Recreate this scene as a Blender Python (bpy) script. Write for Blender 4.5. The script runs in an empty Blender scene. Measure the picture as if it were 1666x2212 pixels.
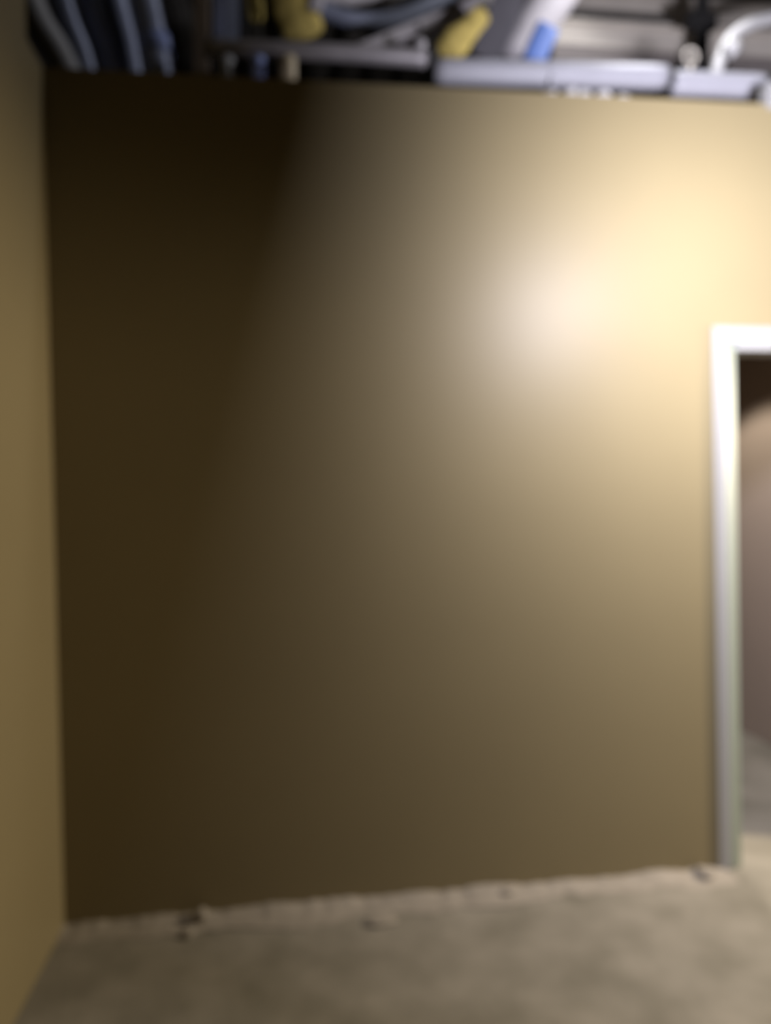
import bpy, bmesh, math, random
from mathutils import Vector, Matrix, noise

random.seed(7)
S = bpy.context.scene
COL = S.collection

# ------------------------------------------------------------------ camera
CAM = Vector((0.0, -2.865, 1.5))
F_PX = 1664.0
yaw, pitch, roll = math.radians(7.5), math.radians(-0.85), 0.0196
fwd = Vector((math.sin(yaw) * math.cos(pitch), math.cos(yaw) * math.cos(pitch), math.sin(pitch)))
right0 = Vector((math.cos(yaw), -math.sin(yaw), 0.0))
up0 = right0.cross(fwd)
cright = (right0 * math.cos(roll) - up0 * math.sin(roll)).normalized()
cup = (up0 * math.cos(roll) + right0 * math.sin(roll)).normalized()
cam_data = bpy.data.cameras.new('camera')
cam = bpy.data.objects.new('camera', cam_data)
COL.objects.link(cam)
M = Matrix((cright, cup, -fwd)).transposed().to_4x4()
M.translation = CAM
cam.matrix_world = M
cam_data.sensor_fit = 'AUTO'
cam_data.sensor_width = 36.0
cam_data.lens = 36.0 * F_PX / 2212.0
cam_data.clip_start = 0.02
cam_data.dof.use_dof = True                 # the phone was focused far too close: everything is soft
cam_data.dof.focus_distance = 0.40
cam_data.dof.aperture_fstop = 3.5
S.camera = cam

# ------------------------------------------------------------------ world, lights, exposure
S.view_settings.view_transform = 'Standard'
S.view_settings.look = 'None'
S.view_settings.gamma = 1.0
S.view_settings.use_curve_mapping = False
S.view_settings.exposure = 0.0
w = bpy.data.worlds.new('world')
S.world = w
w.use_nodes = True
w.node_tree.nodes['Background'].inputs[0].default_value = (0.6, 0.62, 0.7, 1)
w.node_tree.nodes['Background'].inputs[1].default_value = 0.0


def spot(name, loc, aim, power, col, size, angle, blend):
    d = bpy.data.lights.new(name, 'SPOT')
    d.energy, d.color, d.shadow_soft_size = power, col, size
    d.spot_size, d.spot_blend = math.radians(angle), blend
    o = bpy.data.objects.new(name, d)
    o.location = loc
    o.rotation_euler = (Vector(aim) - Vector(loc)).to_track_quat('-Z', 'Y').to_euler()
    COL.objects.link(o)
    return o


def area(name, loc, aim, power, col, sx, sy, spread=180):
    d = bpy.data.lights.new(name, 'AREA')
    d.energy, d.color = power, col
    d.shape, d.size, d.size_y = 'RECTANGLE', sx, sy
    d.spread = math.radians(spread)
    o = bpy.data.objects.new(name, d)
    o.location = loc
    o.rotation_euler = (Vector(aim) - Vector(loc)).to_track_quat('-Z', 'Y').to_euler()
    COL.objects.link(o)
    return o


# flat work lamp to the right of the frame, turned to the right-hand half of the wall
def aim(yaw_, el):
    return Vector((math.cos(yaw_) * math.cos(el), math.sin(yaw_) * math.cos(el), math.sin(el)))


LA = Vector((1.41, -1.20, 2.48))
area('work_lamp', LA, LA + aim(0.885, -0.17), 90, (1.0, 0.99, 1.16), 0.16, 0.16)
# unseen fill light added far to the right, brightens left wall and floor
LB = Vector((3.83, -0.45, 1.98))
spot('side_fill', LB, (0.6, -0.30, 0.48), 570, (1.0, 0.86, 0.66), 0.08, 76, 0.65)
# bare lamp hanging in the open ceiling void
spot('void_lamp', (1.8, 0.16, 4.05), (0.8, 0.5, 3.0), 48, (0.95, 0.95, 1.0), 0.06, 170, 0.3)
# shaded ceiling lamp in the hallway, left of the doorway
spot('hallway_lamp', (2.15, 1.32, 2.52), (2.15, 1.32, 0.0), 80, (1.0, 0.92, 0.80), 0.06, 108, 0.12)

# ------------------------------------------------------------------ materials


def mat(name, base, rough=0.6, var=0.12, scale=6.0, bump=0.1, bscale=60.0, metallic=0.0, spec=0.5, dark=None):
    m = bpy.data.materials.new(name)
    m.use_nodes = True
    nt = m.node_tree
    b = nt.nodes['Principled BSDF']
    tc = nt.nodes.new('ShaderNodeTexCoord')
    n = nt.nodes.new('ShaderNodeTexNoise')
    n.inputs['Scale'].default_value = scale
    n.inputs['Detail'].default_value = 5
    nt.links.new(tc.outputs['Object'], n.inputs['Vector'])
    r = nt.nodes.new('ShaderNodeValToRGB')
    d = dark if dark else tuple(c * (1 - 2 * var) for c in base)
    r.color_ramp.elements[0].position = 0.3
    r.color_ramp.elements[1].position = 0.7
    r.color_ramp.elements[0].color = (*d, 1)
    r.color_ramp.elements[1].color = (*base, 1)
    nt.links.new(n.outputs['Fac'], r.inputs['Fac'])
    nt.links.new(r.outputs['Color'], b.inputs['Base Color'])
    b.inputs['Roughness'].default_value = rough
    b.inputs['Metallic'].default_value = metallic
    b.inputs['Specular IOR Level'].default_value = spec
    if bump > 0:
        n2 = nt.nodes.new('ShaderNodeTexNoise')
        n2.inputs['Scale'].default_value = bscale
        n2.inputs['Detail'].default_value = 4
        nt.links.new(tc.outputs['Object'], n2.inputs['Vector'])
        bp = nt.nodes.new('ShaderNodeBump')
        bp.inputs['Strength'].default_value = bump
        bp.inputs['Distance'].default_value = 0.01
        nt.links.new(n2.outputs['Fac'], bp.inputs['Height'])
        nt.links.new(bp.outputs['Normal'], b.inputs['Normal'])
    return m


M_WALL = mat('tan_paint', (0.220, 0.177, 0.094), 0.46, 0.03, 1.6, 0.04, 90, spec=0.22)
M_HALL = mat('taupe_paint', (0.29, 0.23, 0.185), 0.6, 0.03, 1.6, 0.05, 90)
M_FLOOR = mat('bare_concrete', (0.26, 0.235, 0.19), 0.85, 0.1, 4.5, 0.25, 30, dark=(0.165, 0.15, 0.115), spec=0.2)
M_DUST = mat('plaster_dust', (0.31, 0.275, 0.225), 0.95, 0.1, 14, 0.3, 60, spec=0.1)
M_TRIM = mat('white_trim_paint', (0.265, 0.26, 0.25), 0.45, 0.02, 3, 0.02, 40)
M_TRIM_SHADE = mat('trim_paint_shaded', (0.20, 0.235, 0.19), 0.5, 0.02, 3, 0.02, 40)  # trim paint darkened and greened: weaker light and lens tint put into colour
M_DECK = mat('deck_paint', (0.12, 0.11, 0.095), 0.8, 0.1, 4, 0.1, 40)
M_BEAM = mat('beam_primer', (0.55, 0.50, 0.43), 0.7, 0.08, 4, 0.1, 40)
M_DARKSTEEL = mat('dark_steel', (0.010, 0.009, 0.008), 0.8, 0.2, 8, 0.05, 60)
M_STEEL = mat('galvanised_steel', (0.42, 0.39, 0.39), 0.5, 0.1, 14, 0.03, 60, metallic=0.3)
M_BROWN = mat('brown_steel', (0.30, 0.24, 0.19), 0.6, 0.1, 8, 0.03, 60)
M_PIPE = mat('white_pipe_jacket', (0.33, 0.325, 0.35), 0.5, 0.04, 10, 0.05, 60)
M_BAND = mat('pipe_band', (0.02, 0.019, 0.018), 0.7, 0.1, 10, 0.03, 60)
M_DUCT = mat('blue_grey_duct', (0.45, 0.50, 0.68), 0.4, 0.1, 10, 0.05, 50, metallic=0.2)
M_HOSE = mat('slate_hose', (0.17, 0.185, 0.24), 0.5, 0.1, 10, 0.03, 50)
M_DUCTG = mat('grey_duct', (0.42, 0.42, 0.43), 0.5, 0.1, 10, 0.05, 50)
M_YELLOW = mat('yellow_insulation', (0.52, 0.40, 0.12), 0.95, 0.15, 25, 0.3, 40, spec=0.1)
M_BLUE = mat('blue_wrap', (0.10, 0.17, 0.42), 0.5, 0.06, 10, 0.03, 60)
M_BLUEL = mat('pale_blue_cap', (0.36, 0.44, 0.80), 0.5, 0.06, 10, 0.03, 60)
M_TAN = mat('tan_cap', (0.60, 0.50, 0.33), 0.6, 0.06, 10, 0.03, 60)
M_WHITE = mat('white_conduit', (0.40, 0.39, 0.38), 0.5, 0.03, 10, 0.03, 60)
M_PAPER = mat('pale_facing', (0.38, 0.355, 0.36), 0.7, 0.06, 10, 0.1, 50)
M_CHAR = mat('charcoal_sheet', (0.06, 0.055, 0.065), 0.6, 0.15, 8, 0.1, 50)

# ------------------------------------------------------------------ helpers


def at(px, py, Y):
    """point of the place seen at photo pixel (px, py) on the plane at depth Y behind the wall face"""
    d = fwd + cright * ((px - 833.0) / F_PX) + cup * ((1106.0 - py) / F_PX)
    return CAM + d * ((Y - CAM.y) / d.y)


def obj(name, bm, m, parent=None, smooth=False):
    me = bpy.data.meshes.new(name)
    bmesh.ops.recalc_face_normals(bm, faces=bm.faces)
    bm.to_mesh(me)
    bm.free()
    for p in me.polygons:
        p.use_smooth = smooth
    me.materials.append(m)
    o = bpy.data.objects.new(name, me)
    COL.objects.link(o)
    if parent:
        o.parent = parent
        o.matrix_parent_inverse = Matrix.Translation(parent.location).inverted()
    return o


def tag(o, label=None, cat=None, group=None, kind=None):
    if label: o['label'] = label
    if cat: o['category'] = cat
    if group: o['group'] = group
    if kind: o['kind'] = kind
    return o


def empty(name, loc, label=None, cat=None, group=None, kind=None):
    o = bpy.data.objects.new(name, None)
    o.location = loc
    o.empty_display_size = 0.05
    COL.objects.link(o)
    return tag(o, label, cat, group, kind)


def add_box(bm, lo, hi, bev=0.0):
    r = bmesh.ops.create_cube(bm, size=1.0)
    vs = r['verts']
    for v in vs:
        v.co = Vector([(lo[i] + hi[i]) / 2 + v.co[i] * (hi[i] - lo[i]) for i in range(3)])
    if bev:
        es = list({e for v in vs for e in v.link_edges})
        bmesh.ops.bevel(bm, geom=es, offset=bev, segments=2, affect='EDGES', profile=0.5)


def box(lo, hi, bev=0.0):
    bm = bmesh.new()
    add_box(bm, lo, hi, bev)
    return bm


def frame_at(t, hint=Vector((0, 1, 0))):
    a = t.cross(hint)
    if a.length < 1e-4: a = t.cross(Vector((1, 0, 0)))
    a.normalize()
    return a, t.cross(a).normalized()


def smooth_path(pts, n):
    """Catmull-Rom through pts"""
    P = [Vector(p) for p in pts]
    if len(P) == 2:
        return [P[0].lerp(P[1], i / n) for i in range(n + 1)]
    P = [P[0] * 2 - P[1]] + P + [P[-1] * 2 - P[-2]]
    out = []
    for k in range(1, len(P) - 2):
        a, b, c, d = P[k - 1], P[k], P[k + 1], P[k + 2]
        for i in range(n):
            t = i / n
            out.append(0.5 * ((2 * b) + (c - a) * t + (2 * a - 5 * b + 4 * c - d) * t * t + (3 * b - a - 3 * c + d) * t ** 3))
    out.append(P[-2].copy())
    return out


def add_tube(bm, path, rad, seg=16, ry=None, wob=0.0):
    """swept tube with capped ends; rad is a number or a function of the position 0..1"""
    rings = []
    n = len(path)
    for i, p in enumerate(path):
        t = (path[min(i + 1, n - 1)] - path[max(i - 1, 0)]).normalized()
        a, b = frame_at(t)
        r = rad(i / (n - 1)) if callable(rad) else rad
        ring = []
        for k in range(seg):
            th = 2 * math.pi * k / seg
            q = p + a * math.cos(th) * r + b * math.sin(th) * r * (ry or 1.0)
            if wob:
                q = q + noise.noise_vector(q * 18.0) * wob
            ring.append(bm.verts.new(q))
        rings.append(ring)
    for i in range(n - 1):
        for k in range(seg):
            bm.faces.new((rings[i][k], rings[i][(k + 1) % seg], rings[i + 1][(k + 1) % seg], rings[i + 1][k]))
    bm.faces.new(rings[0][::-1])
    bm.faces.new(rings[-1])


def tube(path, rad, seg=16, ry=None, wob=0.0):
    bm = bmesh.new()
    add_tube(bm, path, rad, seg, ry, wob)
    return bm


def add_bar(bm, p, q, wv, hv, bev=0.002, hint=Vector((0, 1, 0))):
    """rectangular bar from p to q, wv across (in the picture plane), hv deep"""
    t = (q - p).normalized()
    a, b = frame_at(t, hint)
    vs = []
    for s in (p, q):
        for (x, y) in ((-1, -1), (1, -1), (1, 1), (-1, 1)):
            vs.append(bm.verts.new(s + a * x * wv / 2 + b * y * hv / 2))
    f = [bm.faces.new([vs[i] for i in ids]) for ids in
         ((3, 2, 1, 0), (4, 5, 6, 7), (0, 1, 5, 4), (1, 2, 6, 5), (2, 3, 7, 6), (3, 0, 4, 7))]
    if bev:
        bmesh.ops.bevel(bm, geom=list({e for x in f for e in x.edges}), offset=bev, segments=2, affect='EDGES')


def bar(p, q, wv, hv, bev=0.002):
    bm = bmesh.new()
    add_bar(bm, p, q, wv, hv, bev)
    return bm


def chunk(name, loc, size, m, seed, label, cat='rubble', group=None):
    """broken lump of concrete: a squashed, noisy, faceted ball that sits on the floor"""
    bm = bmesh.new()
    bmesh.ops.create_icosphere(bm, subdivisions=2, radius=1.0)
    for v in bm.verts:
        k = 1 + 0.42 * noise.noise(v.co * 1.3 + Vector((seed * 3.1, seed, 0)))
        v.co = Vector((v.co.x * size[0] * k, v.co.y * size[1] * k, v.co.z * size[2] * k))
    zmin = min(v.co.z for v in bm.verts) * 0.55
    for v in bm.verts:
        v.co.z = max(v.co.z, zmin) - zmin
    o = obj(name, bm, m)
    o.location = loc
    o.rotation_euler = (0, 0, seed * 1.7)
    return tag(o, label, cat, group)


# ------------------------------------------------------------------ structure
WALL_T = 0.12
X_L = -0.811                       # left wall face
Z_W = 3.05                         # top of the partition
DX0 = at(1586, 1300, 0.0).x        # door opening
DX1 = DX0 + 0.93
DZ = at(1600, 741, 0.0).z
X_R = 7.0
Y_B = -8.0
Z_D = 4.75

# back wall with the doorway
bm = bmesh.new()
add_box(bm, (X_L - 0.4, 0, 0), (DX0, WALL_T, Z_W))
add_box(bm, (DX0, 0, DZ), (DX1, WALL_T, Z_W))
add_box(bm, (DX1, 0, 0), (X_R, WALL_T, Z_W))
tag(obj('wall_back', bm, M_WALL), kind='structure')
# left wall; above the partition it stops a little short of the corner
bm = bmesh.new()
add_box(bm, (X_L - 0.12, Y_B, 0), (X_L, 0.0, Z_W))
add_box(bm, (X_L - 0.12, Y_B, Z_W), (X_L, -0.17, Z_D))
tag(obj('wall_left', bm, M_WALL), kind='structure')
tag(obj('wall_right', box((X_R, Y_B, 0), (X_R + 0.12, 6.2, Z_D)), M_WALL), kind='structure')
tag(obj('wall_front', box((X_L - 0.12, Y_B - 0.12, 0), (X_R + 0.12, Y_B, Z_D)), M_WALL), kind='structure')
# the hallway beyond the doorway
HX = 2.85
tag(obj('wall_hallway_right', box((HX, WALL_T, 0), (HX + 0.12, 6.0, 2.72)), M_HALL), kind='structure')
tag(obj('wall_hallway_left', box((DX0 - 0.35, WALL_T, 0), (DX0 - 0.23, 6.0, 2.72)), M_HALL), kind='structure')
tag(obj('wall_hallway_end', box((DX0 - 0.23, 5.88, 0), (HX, 6.0, 2.72)), M_HALL), kind='structure')
tag(obj('ceiling_hallway_blocker', box((DX0 - 0.35, WALL_T, 2.72), (HX + 0.12, 6.0, 2.80)), M_HALL), kind='structure')  # unseen slab, added to keep the void lamp off the hallway walls

# floor slab, very slightly uneven
bm = bmesh.new()
nx, ny = 60, 100
grid = [[None] * (ny + 1) for _ in range(nx + 1)]
for i in range(nx + 1):
    for j in range(ny + 1):
        x = X_L - 0.4 + (X_R + 0.5 - X_L) * i / nx
        y = Y_B - 0.1 + (6.2 - Y_B) * j / ny
        grid[i][j] = bm.verts.new((x, y, 0.004 * noise.noise(Vector((x * 2.1, y * 2.1, 0))) - 0.004))
for i in range(nx):
    for j in range(ny):
        bm.faces.new((grid[i][j], grid[i + 1][j], grid[i + 1][j + 1], grid[i][j + 1]))
tag(obj('floor', bm, M_FLOOR, smooth=True), kind='structure')

# roof deck over everything: corrugated sheet
bm = bmesh.new()
prof = []
x = X_L - 2.6
while x < X_R + 0.3:
    prof += [(x, Z_D), (x + 0.09, Z_D), (x + 0.115, Z_D + 0.05), (x + 0.205, Z_D + 0.05)]
    x += 0.23
prev = None
for (x, z) in prof:
    cur = [bm.verts.new((x, Y_B - 0.2, z)), bm.verts.new((x, 6.4, z))]
    if prev: bm.faces.new((prev[0], cur[0], cur[1], prev[1]))
    prev = cur
tag(obj('ceiling', bm, M_DECK), kind='structure')

# doorway: painted frame, its inner edge sloping back into the opening
d1 = empty('door_1', (DX0, 0, 0), kind='structure')
d1['label'] = 'white painted frame around the open doorway at the right edge'
cw, ch, pr = 0.052, 0.062, 0.009              # face width, how far it stands proud


def casing_side(x, s):
    """profile in plan, swept up; s = +1 opening to the right"""
    bm = bmesh.new()
    pl = [(x - s * cw, 0.0), (x - s * cw, -pr), (x - s * 0.004, -pr), (x, -pr + 0.002), (x, 0.0)]
    lo = [bm.verts.new((a, b, 0.002)) for a, b in pl]
    hi = [bm.verts.new((a, b, DZ + ch)) for a, b in pl]
    n = len(pl)
    for i in range(n):
        bm.faces.new((lo[i], lo[(i + 1) % n], hi[(i + 1) % n], hi[i]))
    bm.faces.new(lo[::-1]); bm.faces.new(hi)
    return bm


def reveal_side(x, s):
    bm = bmesh.new()
    pl = [(x, -pr + 0.002), (x + s * 0.049, 0.008), (x + s * 0.049, WALL_T), (x, WALL_T)]
    lo = [bm.verts.new((a, b, 0.002)) for a, b in pl]
    hi = [bm.verts.new((a, b, DZ)) for a, b in pl]
    n = len(pl)
    for i in range(n):
        bm.faces.new((lo[i], lo[(i + 1) % n], hi[(i + 1) % n], hi[i]))
    bm.faces.new(lo[::-1]); bm.faces.new(hi)
    return bm


XA = at(1575, 1300, -pr).x         # inner edge of the flat casing face
obj('casing', casing_side(XA, 1), M_TRIM, d1)
obj('casing', casing_side(DX1 + 0.02, -1), M_TRIM, d1)
obj('jamb', reveal_side(XA, 1), M_TRIM_SHADE, d1)
obj('jamb', reveal_side(DX1 + 0.02, -1), M_TRIM_SHADE, d1)
obj('head_casing', box((XA, -pr, DZ), (DX1 + 0.02, 0.0, DZ + ch), 0.003), M_TRIM, d1)
obj('head_jamb', box((XA + 0.049, -pr + 0.004, DZ - 0.028), (DX1 - 0.029, WALL_T, DZ), 0.002), M_TRIM, d1)

# ------------------------------------------------------------------ ceiling void: beams at the back
bm_y = 1.9


def ibeam(p, q, h, fw, t, m, name, label, group=None):
    """I beam from p to q: top flange, web and bottom flange are parts"""
    r = empty(name, p, label, 'beam', group)
    z = Vector((0, 0, 1))
    obj('web', bar(p, q, h, t, 0.0), m, r)
    obj('flange', bar(p - z * h / 2, q - z * h / 2, 0.018, fw, 0.002), m, r)
    obj('flange', bar(p + z * h / 2, q + z * h / 2, 0.018, fw, 0.002), m, r)
    return r


def hpx(px, Y):
    return px * (Y - CAM.y) / F_PX


# pale beam across the right half and the dark rail lying on it
Yb = 1.3
p, q = at(1185, 75, Yb), at(1900, 110, Yb)
ibeam(Vector((p.x, Yb, p.z)), Vector((X_R, Yb, p.z)), hpx(52, Yb), 0.10, 0.03, M_BEAM, 'steel_beam',
      'pale tan horizontal beam above the white pipe, at the upper right')
zb, hb = p.z, hpx(52, Yb)
p = at(1150, 10, 1.6)
ibeam(Vector((p.x, 1.6, p.z)), Vector((X_R, 1.6, p.z)), hpx(52, 1.6), 0.10, 0.03, M_BEAM, 'steel_beam',
      'highest pale tan beam at the top right edge, over a dark gap')
zr = zb + hb / 2 + 0.009 + hpx(7, Yb)
tag(obj('dark_rail', bar(Vector((at(1228, 40, Yb).x, Yb - 0.03, zr)), Vector((at(1440, 40, Yb).x, Yb - 0.03, zr)), hpx(14, Yb), 0.04), M_DARKSTEEL),
    'thin dark horizontal rail lying on the pale beam above the white pipe', 'rail')
zc = zb - hb / 2 - 0.009 - hpx(17, Yb)
M_GREYST = mat('grey_brown_steel', (0.20, 0.175, 0.16), 0.6)
tag(obj('grey_channel', bar(Vector((at(1190, 112, Yb).x, Yb, zc)), Vector((at(1452, 112, Yb).x, Yb, zc)), hpx(34, Yb), 0.06), M_GREYST),
    'grey brown channel lying between the pale beam and the white pipe', 'channel')
tag(obj('grey_channel', bar(Vector((at(1572, 112, Yb).x, Yb, zc)), Vector((at(1900, 112, Yb).x, Yb, zc)), hpx(38, Yb), 0.06), M_GREYST),
    'grey channel to the right of the white curved conduit at the top right', 'channel')
# dark hanger post with its clamp
r = empty('hanger_post', at(1514, 150, 0.95), 'dark steel hanger with a black clamp hanging before the pale beams', 'hanger')
obj('rod', bar(at(1515, 160, 0.95), at(1520, -60, 0.95), hpx(30, 0.95), 0.03), M_DARKSTEEL, r)
obj('clamp', bar(at(1484, 45, 0.9), at(1546, 49, 0.9), hpx(36, 0.9), 0.05, 0.006), M_DARKSTEEL, r)

# white insulated pipe just behind the top of the wall
YP = 0.30
rp = hpx(27, YP)
pA, pB, pC = at(938, 155, YP), at(1436, 168, YP), at(1452, 180, YP)
r = empty('insulated_pipe', pA, 'white jacketed pipe lying along the top of the tan wall', 'pipe')


def jacket(a, b, rr):
    path = smooth_path([a, b], 24)
    return tube(path, lambda t: rr * (0.93 + 0.07 * min(1, 18 * min(t, 1 - t))), 24)


obj('jacket', jacket(pA, pB, rp), M_PIPE, r, True)
pD = at(1645, 188, YP)
obj('jacket', jacket(pC, pD, rp), M_PIPE, r, True)
obj('coupling', tube([pB - (pC - pB) * 0.6, pC], rp * 0.82, 20), M_BAND, r, True)
obj('end_cap', tube([pD, pD + (pD - pC).normalized() * 0.012], rp * 1.05, 20), M_BAND, r, True)
bm = bmesh.new()
ring = [at(1492 + 14 * math.cos(k * math.pi / 8), 122 + 16 * math.sin(k * math.pi / 8), 0.34) for k in range(17)]
add_tube(bm, ring, hpx(3.5, 0.34), 8)
add_tube(bm, [at(1492, 138, 0.34), at(1492, 166, 0.32)], hpx(3.5, 0.34), 8)
obj('ring_clip', bm, M_BEAM, r, True)['label'] = 'small pale ring clip'
obj('seam', bar(at(1190, 134, YP - rp), at(1192, 186, YP - rp * 0.9), 0.012, 0.004, 0.001), M_PIPE, r)

# thinner dim pipe that goes on to the left
YQ = 0.30
rq = hpx(18, YQ)
r = empty('steel_pipe', at(928, 124, YQ), 'dim grey brown pipe running left from the white jacketed pipe', 'pipe')
obj('tube', tube(smooth_path([at(440, 104, YQ), at(700, 113, YQ), at(926, 128, YQ)], 10), rq, 20), M_STEEL, r, True)
obj('collar', tube(smooth_path([at(922, 128, YQ), at(938, 129, YQ)], 2), rq * 1.15, 20), M_BAND, r, True)
# upright that it is strapped to
r = empty('steel_post', at(436, 170, 0.36), 'dim brown upright post at the left end of the grey pipe', 'post')
obj('shaft', bar(at(436, 180, 0.38), at(436, -80, 0.38), hpx(30, 0.38), 0.04), M_BROWN, r)
obj('base_plate', bar(at(415, 172, 0.38), at(458, 174, 0.38), 0.03, 0.08), M_BROWN, r)
tag(obj('steel_stud', bar(at(525, 110, 0.55), at(525, -80, 0.55), hpx(16, 0.55), 0.05), M_DARKSTEEL),
    'dark thin upright between the brown post and the yellow insulation', 'post')
tag(obj('hanging_panel', bar(at(490, 92, 0.6), at(490, -80, 0.6), hpx(52, 0.6), 0.012), M_DUCT),
    'blue grey strip of panel hanging right of the brown post', 'panel')


# three small capped stubs between the pipe and the wall top
def stub(px, wpx, y0, y1, m, label, Y=0.24):
    r = empty('cable_stub', at(px, y1, Y), label, 'cable end', 'capped stubs on the wall top')
    obj('sleeve', tube([at(px, y0, Y), at(px, (y0 + y1) / 2, Y), at(px, y1 - 8, Y)], hpx(wpx / 2, Y) * 0.9, 14), m, r, True)
    obj('tip', tube(smooth_path([at(px, y1 - 10, Y), at(px, y1, Y)], 5), lambda t: hpx(wpx / 2, Y) * (1 - 0.3 * t * t), 14), m, r, True)


stub(490, 34, 126, 180, M_DUCTG, 'dim grey stub on the wall top, leftmost of the three')
stub(558, 32, 126, 186, M_BLUEL, 'pale blue stub on the wall top between the grey and tan ones')
stub(622, 40, 126, 188, M_TAN, 'tan stub on the wall top, rightmost of the three')


# flexible ducts dropping in at the far left
def flex(pxs, Y, wpx, m, label, ribs=26):
    R = hpx(wpx / 2, Y)
    path = smooth_path([at(a, b, Y) for a, b in pxs], 40)
    n = len(path) - 1
    r = empty('flexible_duct', path[-1], label, 'duct', 'slanting ducts at the upper left')
    obj('sleeve', tube(path, lambda t: R * (0.93 + 0.07 * math.cos(2 * math.pi * ribs * t)), 18), m, r, True)
    e = path[-1]
    obj('collar', tube([path[-4], e + (e - path[-4]) * 0.3], R * 1.06, 18), M_STEEL, r, True)


flex([(40, -60), (80, 40), (122, 110), (156, 180)], 0.20, 58, M_DUCTG, 'grey slanting duct beside the left wall, leftmost of the ducts')
flex([(120, -60), (150, 40), (178, 110), (196, 178)], 0.30, 34, M_DUCT, 'thin blue grey duct, second from the left wall')
flex([(175, -60), (203, 40), (225, 100), (250, 182)], 0.45, 42, M_DUCT, 'blue grey duct in the middle of the slanting ducts, third from the left wall')
flex([(235, -60), (258, 30), (276, 100), (292, 184)], 0.62, 48, M_DUCT, 'wide dim blue grey duct partly behind the brightest one')
flex([(298, -60), (318, 30), (333, 100), (346, 184)], 0.40, 68, M_DUCT, 'brightest blue grey duct beside the black gap, rightmost of the ducts')


# pale band added to paint a highlight on the brightest duct
o = [x for x in COL.objects if x.get('label', '').startswith('brightest blue grey duct')][0]
q = at(336, 102, 0.40)
obj('highlight_band', tube([q + Vector((-0.004, 0, 0.03)), q + Vector((0.004, 0, -0.03))], hpx(36, 0.40), 18), M_BLUEL, o, True)['label'] = 'pale blue painted highlight band'

# yellow insulation lumps with a pale facing
def batt(pxs, Y, wpx, label, facing=None, ry=0.6, taper=0.05):
    R = hpx(wpx / 2, Y)
    path = smooth_path([at(a, b, Y) for a, b in pxs], 12)
    r = empty('insulation_batt', path[-1], label, 'insulation', 'yellow insulation in the ceiling void')
    obj('wool', tube(path, lambda t: R * (0.55 + 0.45 * min(1, t / taper)) * math.sqrt(max(0.02, 1 - max(0, (t - 0.8) / 0.2) ** 2)), 24, ry, 0.008), M_YELLOW, r, True)
    if facing:
        (a, b), (c, d), wd = facing
        obj('facing', tube(smooth_path([at(a, b, Y - R * ry), at(c, d, Y - R * ry)], 8), hpx(wd, Y) / 2, 12, 0.25, 0.008), M_PAPER, r, True)


batt([(625, -70), (635, 10), (650, 50), (662, 86)], 0.62, 92, 'large yellow insulation lump hanging at the top, left of centre', ((690, -40), (680, 24), 32))
batt([(540, -60), (550, 10), (560, 52)], 0.75, 34, 'small dull yellow insulation tuft left of the large lump')
batt([(1046, 30), (1012, 62), (984, 92), (955, 128)], 0.41, 66, 'bright yellow slanting insulation piece above the left end of the white pipe', taper=0.6)

# sagging blue grey hose and the pale lump above it
tag(obj('sagging_hose', tube(smooth_path([at(690, 20, 0.9), at(770, 44, 0.9), at(850, 40, 0.9), at(960, -10, 0.9), at(1010, -60, 0.9)], 12), hpx(17, 0.9), 16),
        M_HOSE, smooth=True), 'blue grey hose sagging across the top, right of the large yellow lump', 'hose')
tag(obj('foil_roll', tube(smooth_path([at(690, -8, 1.2), at(780, -6, 1.2), at(880, -30, 1.2)], 10), hpx(16, 1.2), 16, None, 0.01), M_PAPER, smooth=True),
    'pale pinkish roll at the top edge above the sagging hose', 'roll')
# slanting brace
r = empty('diagonal_brace', at(812, 108, 0.58), 'grey flat brace slanting up to the right between the yellow lumps', 'brace')
obj('strap', bar(at(770, 112, 0.58), at(1100, -22, 0.58), hpx(25, 0.58), 0.02), M_STEEL, r)
obj('bolt', tube([at(905, 58, 0.58), at(905, 58, 0.56)], 0.012, 8), M_DARKSTEEL, r)
obj('lip', bar(at(860, 92, 0.60), at(1090, 0, 0.60), 0.012, 0.05), M_STEEL, r)
tag(obj('pale_sleeve', tube(smooth_path([at(905, 118, 0.38), at(908, 90, 0.38)], 4), hpx(13, 0.38), 12), M_PAPER, smooth=True),
    'short pale sleeve standing at the right end of the grey pipe', 'sleeve')
# charcoal sheet, wide grey duct with its blue wrap
tag(obj('charcoal_sheet', bar(at(1048, 128, 0.475), at(1122, -60, 0.475), hpx(66, 0.475), 0.015), M_CHAR),
    'charcoal sheet slanting behind the bright yellow insulation piece', 'sheet')
YD = 0.62
r = empty('grey_duct', at(1130, 130, YD), 'wide light grey duct slanting up to the right with a blue wrap', 'duct')
R = hpx(52, YD)
obj('sleeve', tube(smooth_path([at(1108, 140, YD), at(1150, 60, YD), at(1215, -40, YD)], 16), lambda t: R * (0.97 + 0.03 * math.cos(t * 90)), 24), M_PAPER, r, True)
o = obj('wrap', tube(smooth_path([at(1152, 136, YD - R * 1.0), at(1166, 100, YD - R * 1.0), at(1186, 58, YD - R * 1.0)], 6), hpx(25, YD), 14, 0.3), M_BLUE, r, True)
o['label'] = 'blue wrap'

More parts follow.
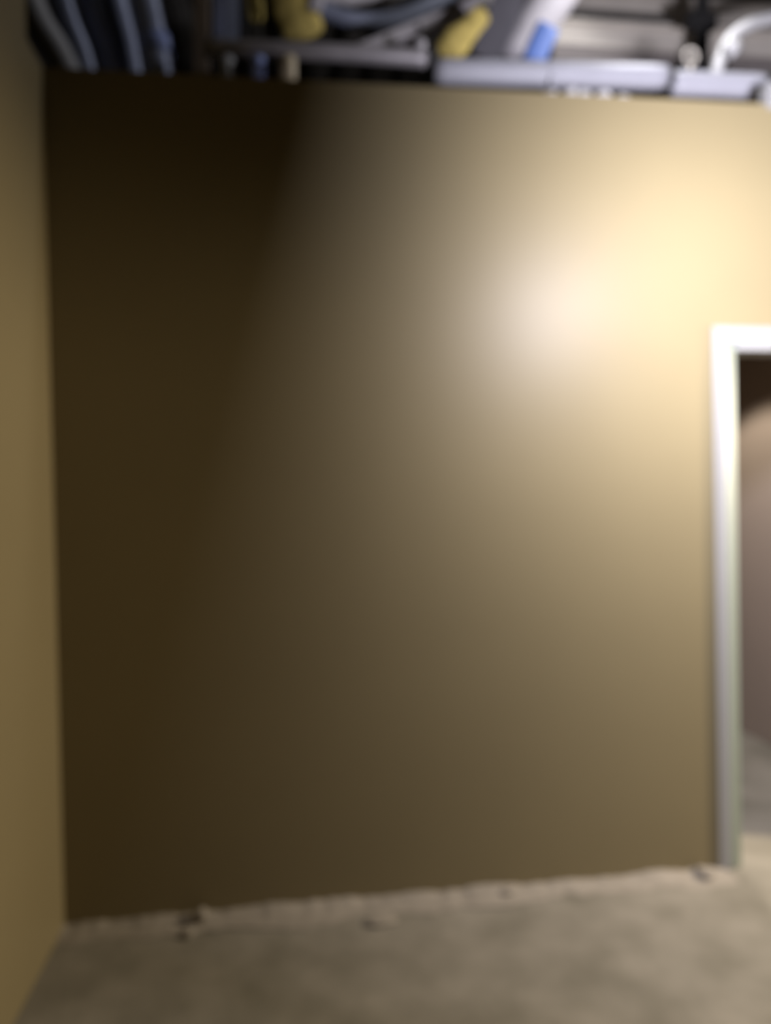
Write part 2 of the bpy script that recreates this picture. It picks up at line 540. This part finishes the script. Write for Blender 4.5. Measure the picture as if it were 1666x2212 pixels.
# white curved conduit with its connectors
r = empty('flexible_conduit', at(1545, 160, 0.42), 'white flexible conduit curving up from the pipe to the right edge', 'conduit')
pth = smooth_path([at(1544, 172, 0.42), at(1556, 130, 0.42), at(1580, 82, 0.42), (at(1630, 50, 0.42)), at(1700, 36, 0.42), at(1780, 40, 0.42)], 14)
obj('hose', tube(pth, lambda t: hpx(15, 0.42) * (0.94 + 0.06 * math.cos(t * 260)), 14), M_WHITE, r, True)
obj('connector', tube([at(1572, 112, 0.36), at(1592, 100, 0.36)], hpx(17, 0.36), 14), M_WHITE, r, True)
tag(obj('corner_strip', box((at(1660, 200, -0.01).x, -0.012, Z_W - 0.02), (at(1660, 200, -0.01).x + 0.06, 0.05, Z_W + 0.085), 0.003), M_TRIM),
    'white upright strip standing at the right edge on the wall top', 'strip')

# plaster crumbs on the wall top
for k, (px, wpx, hh) in enumerate(((1190, 15, .018), (1232, 22, .026), (1262, 18, .022), (1300, 26, .024), (1345, 14, .014))):
    p = at(px, 200, 0.03)
    names = ['first from the left', 'second from the left', 'in the middle of the row', 'second from the right', 'last on the right']
    chunk('plaster_crumb', (p.x, 0.035, Z_W), (hpx(wpx, 0), 0.03, hh), M_WHITE, k + 2,
          'white plaster crumb on the wall top under the pipe, ' + names[k], 'crumb', 'plaster crumbs on the wall top')

# ------------------------------------------------------------------ dust and rubble on the floor
bm = bmesh.new()
nu, nv = 260, 7
rows = []
for i in range(nu + 1):
    x = X_L + (DX0 - 0.06 - X_L) * i / nu
    wd = 0.12 + 0.06 * noise.noise(Vector((x * 5, 1.3, 0))) + 0.03 * noise.noise(Vector((x * 17, 4, 0)))
    h = 0.013 + 0.013 * noise.noise(Vector((x * 6, 7.7, 0))) + 0.007 * noise.noise(Vector((x * 21, 2, 0)))
    row = []
    for j in range(nv + 1):
        t = j / nv
        zz = max(h, 0.004) * (1 - t) ** 1.6 + 0.003 * noise.noise(Vector((x * 40, t * 6, 0))) * (1 - t)
        row.append(bm.verts.new((x, -t * max(wd, 0.02), max(zz, 0) - 0.002 * t)))
    rows.append(row)
for i in range(nu):
    for j in range(nv):
        bm.faces.new((rows[i][j], rows[i + 1][j], rows[i + 1][j + 1], rows[i][j + 1]))
o = obj('plaster_dust', bm, M_DUST, smooth=True)
tag(o, 'pale ragged line of plaster dust along the foot of the tan wall', 'dust', kind='stuff')


def floor_pt(px, py):
    d = fwd + cright * ((px - 833.0) / F_PX) + cup * ((1106.0 - py) / F_PX)
    return CAM + d * (-CAM.z / d.z)


for k, (px, py, sx, sy, sz, lab) in enumerate((
        (436, 1990, .034, .026, .024, 'pale grey lump of rubble standing against the dark left part of the wall'),
        (408, 2018, .028, .020, .008, 'small flat chip standing in for the shadow in front of the pale lump by the wall'),  # added chip, stands in for the cast shadow of the lump
        (822, 1990, .060, .035, .007, 'flat pale plaster flake on the floor below the middle of the wall'),
        (1522, 1893, .045, .026, .010, 'pale lump of rubble at the foot of the white door frame'),
        (1098, 1930, .035, .022, .008, 'low pale lump in the dust line right of the middle of the wall'))):
    p = floor_pt(px, py)
    chunk('rubble_lump', (p.x, min(p.y, -0.035), (0.013 if k == 3 else 0.008) if p.y > -0.1 else 0.0), (sx, sy, sz), M_DUST, k + 11, lab, 'rubble', 'rubble on the floor by the wall')
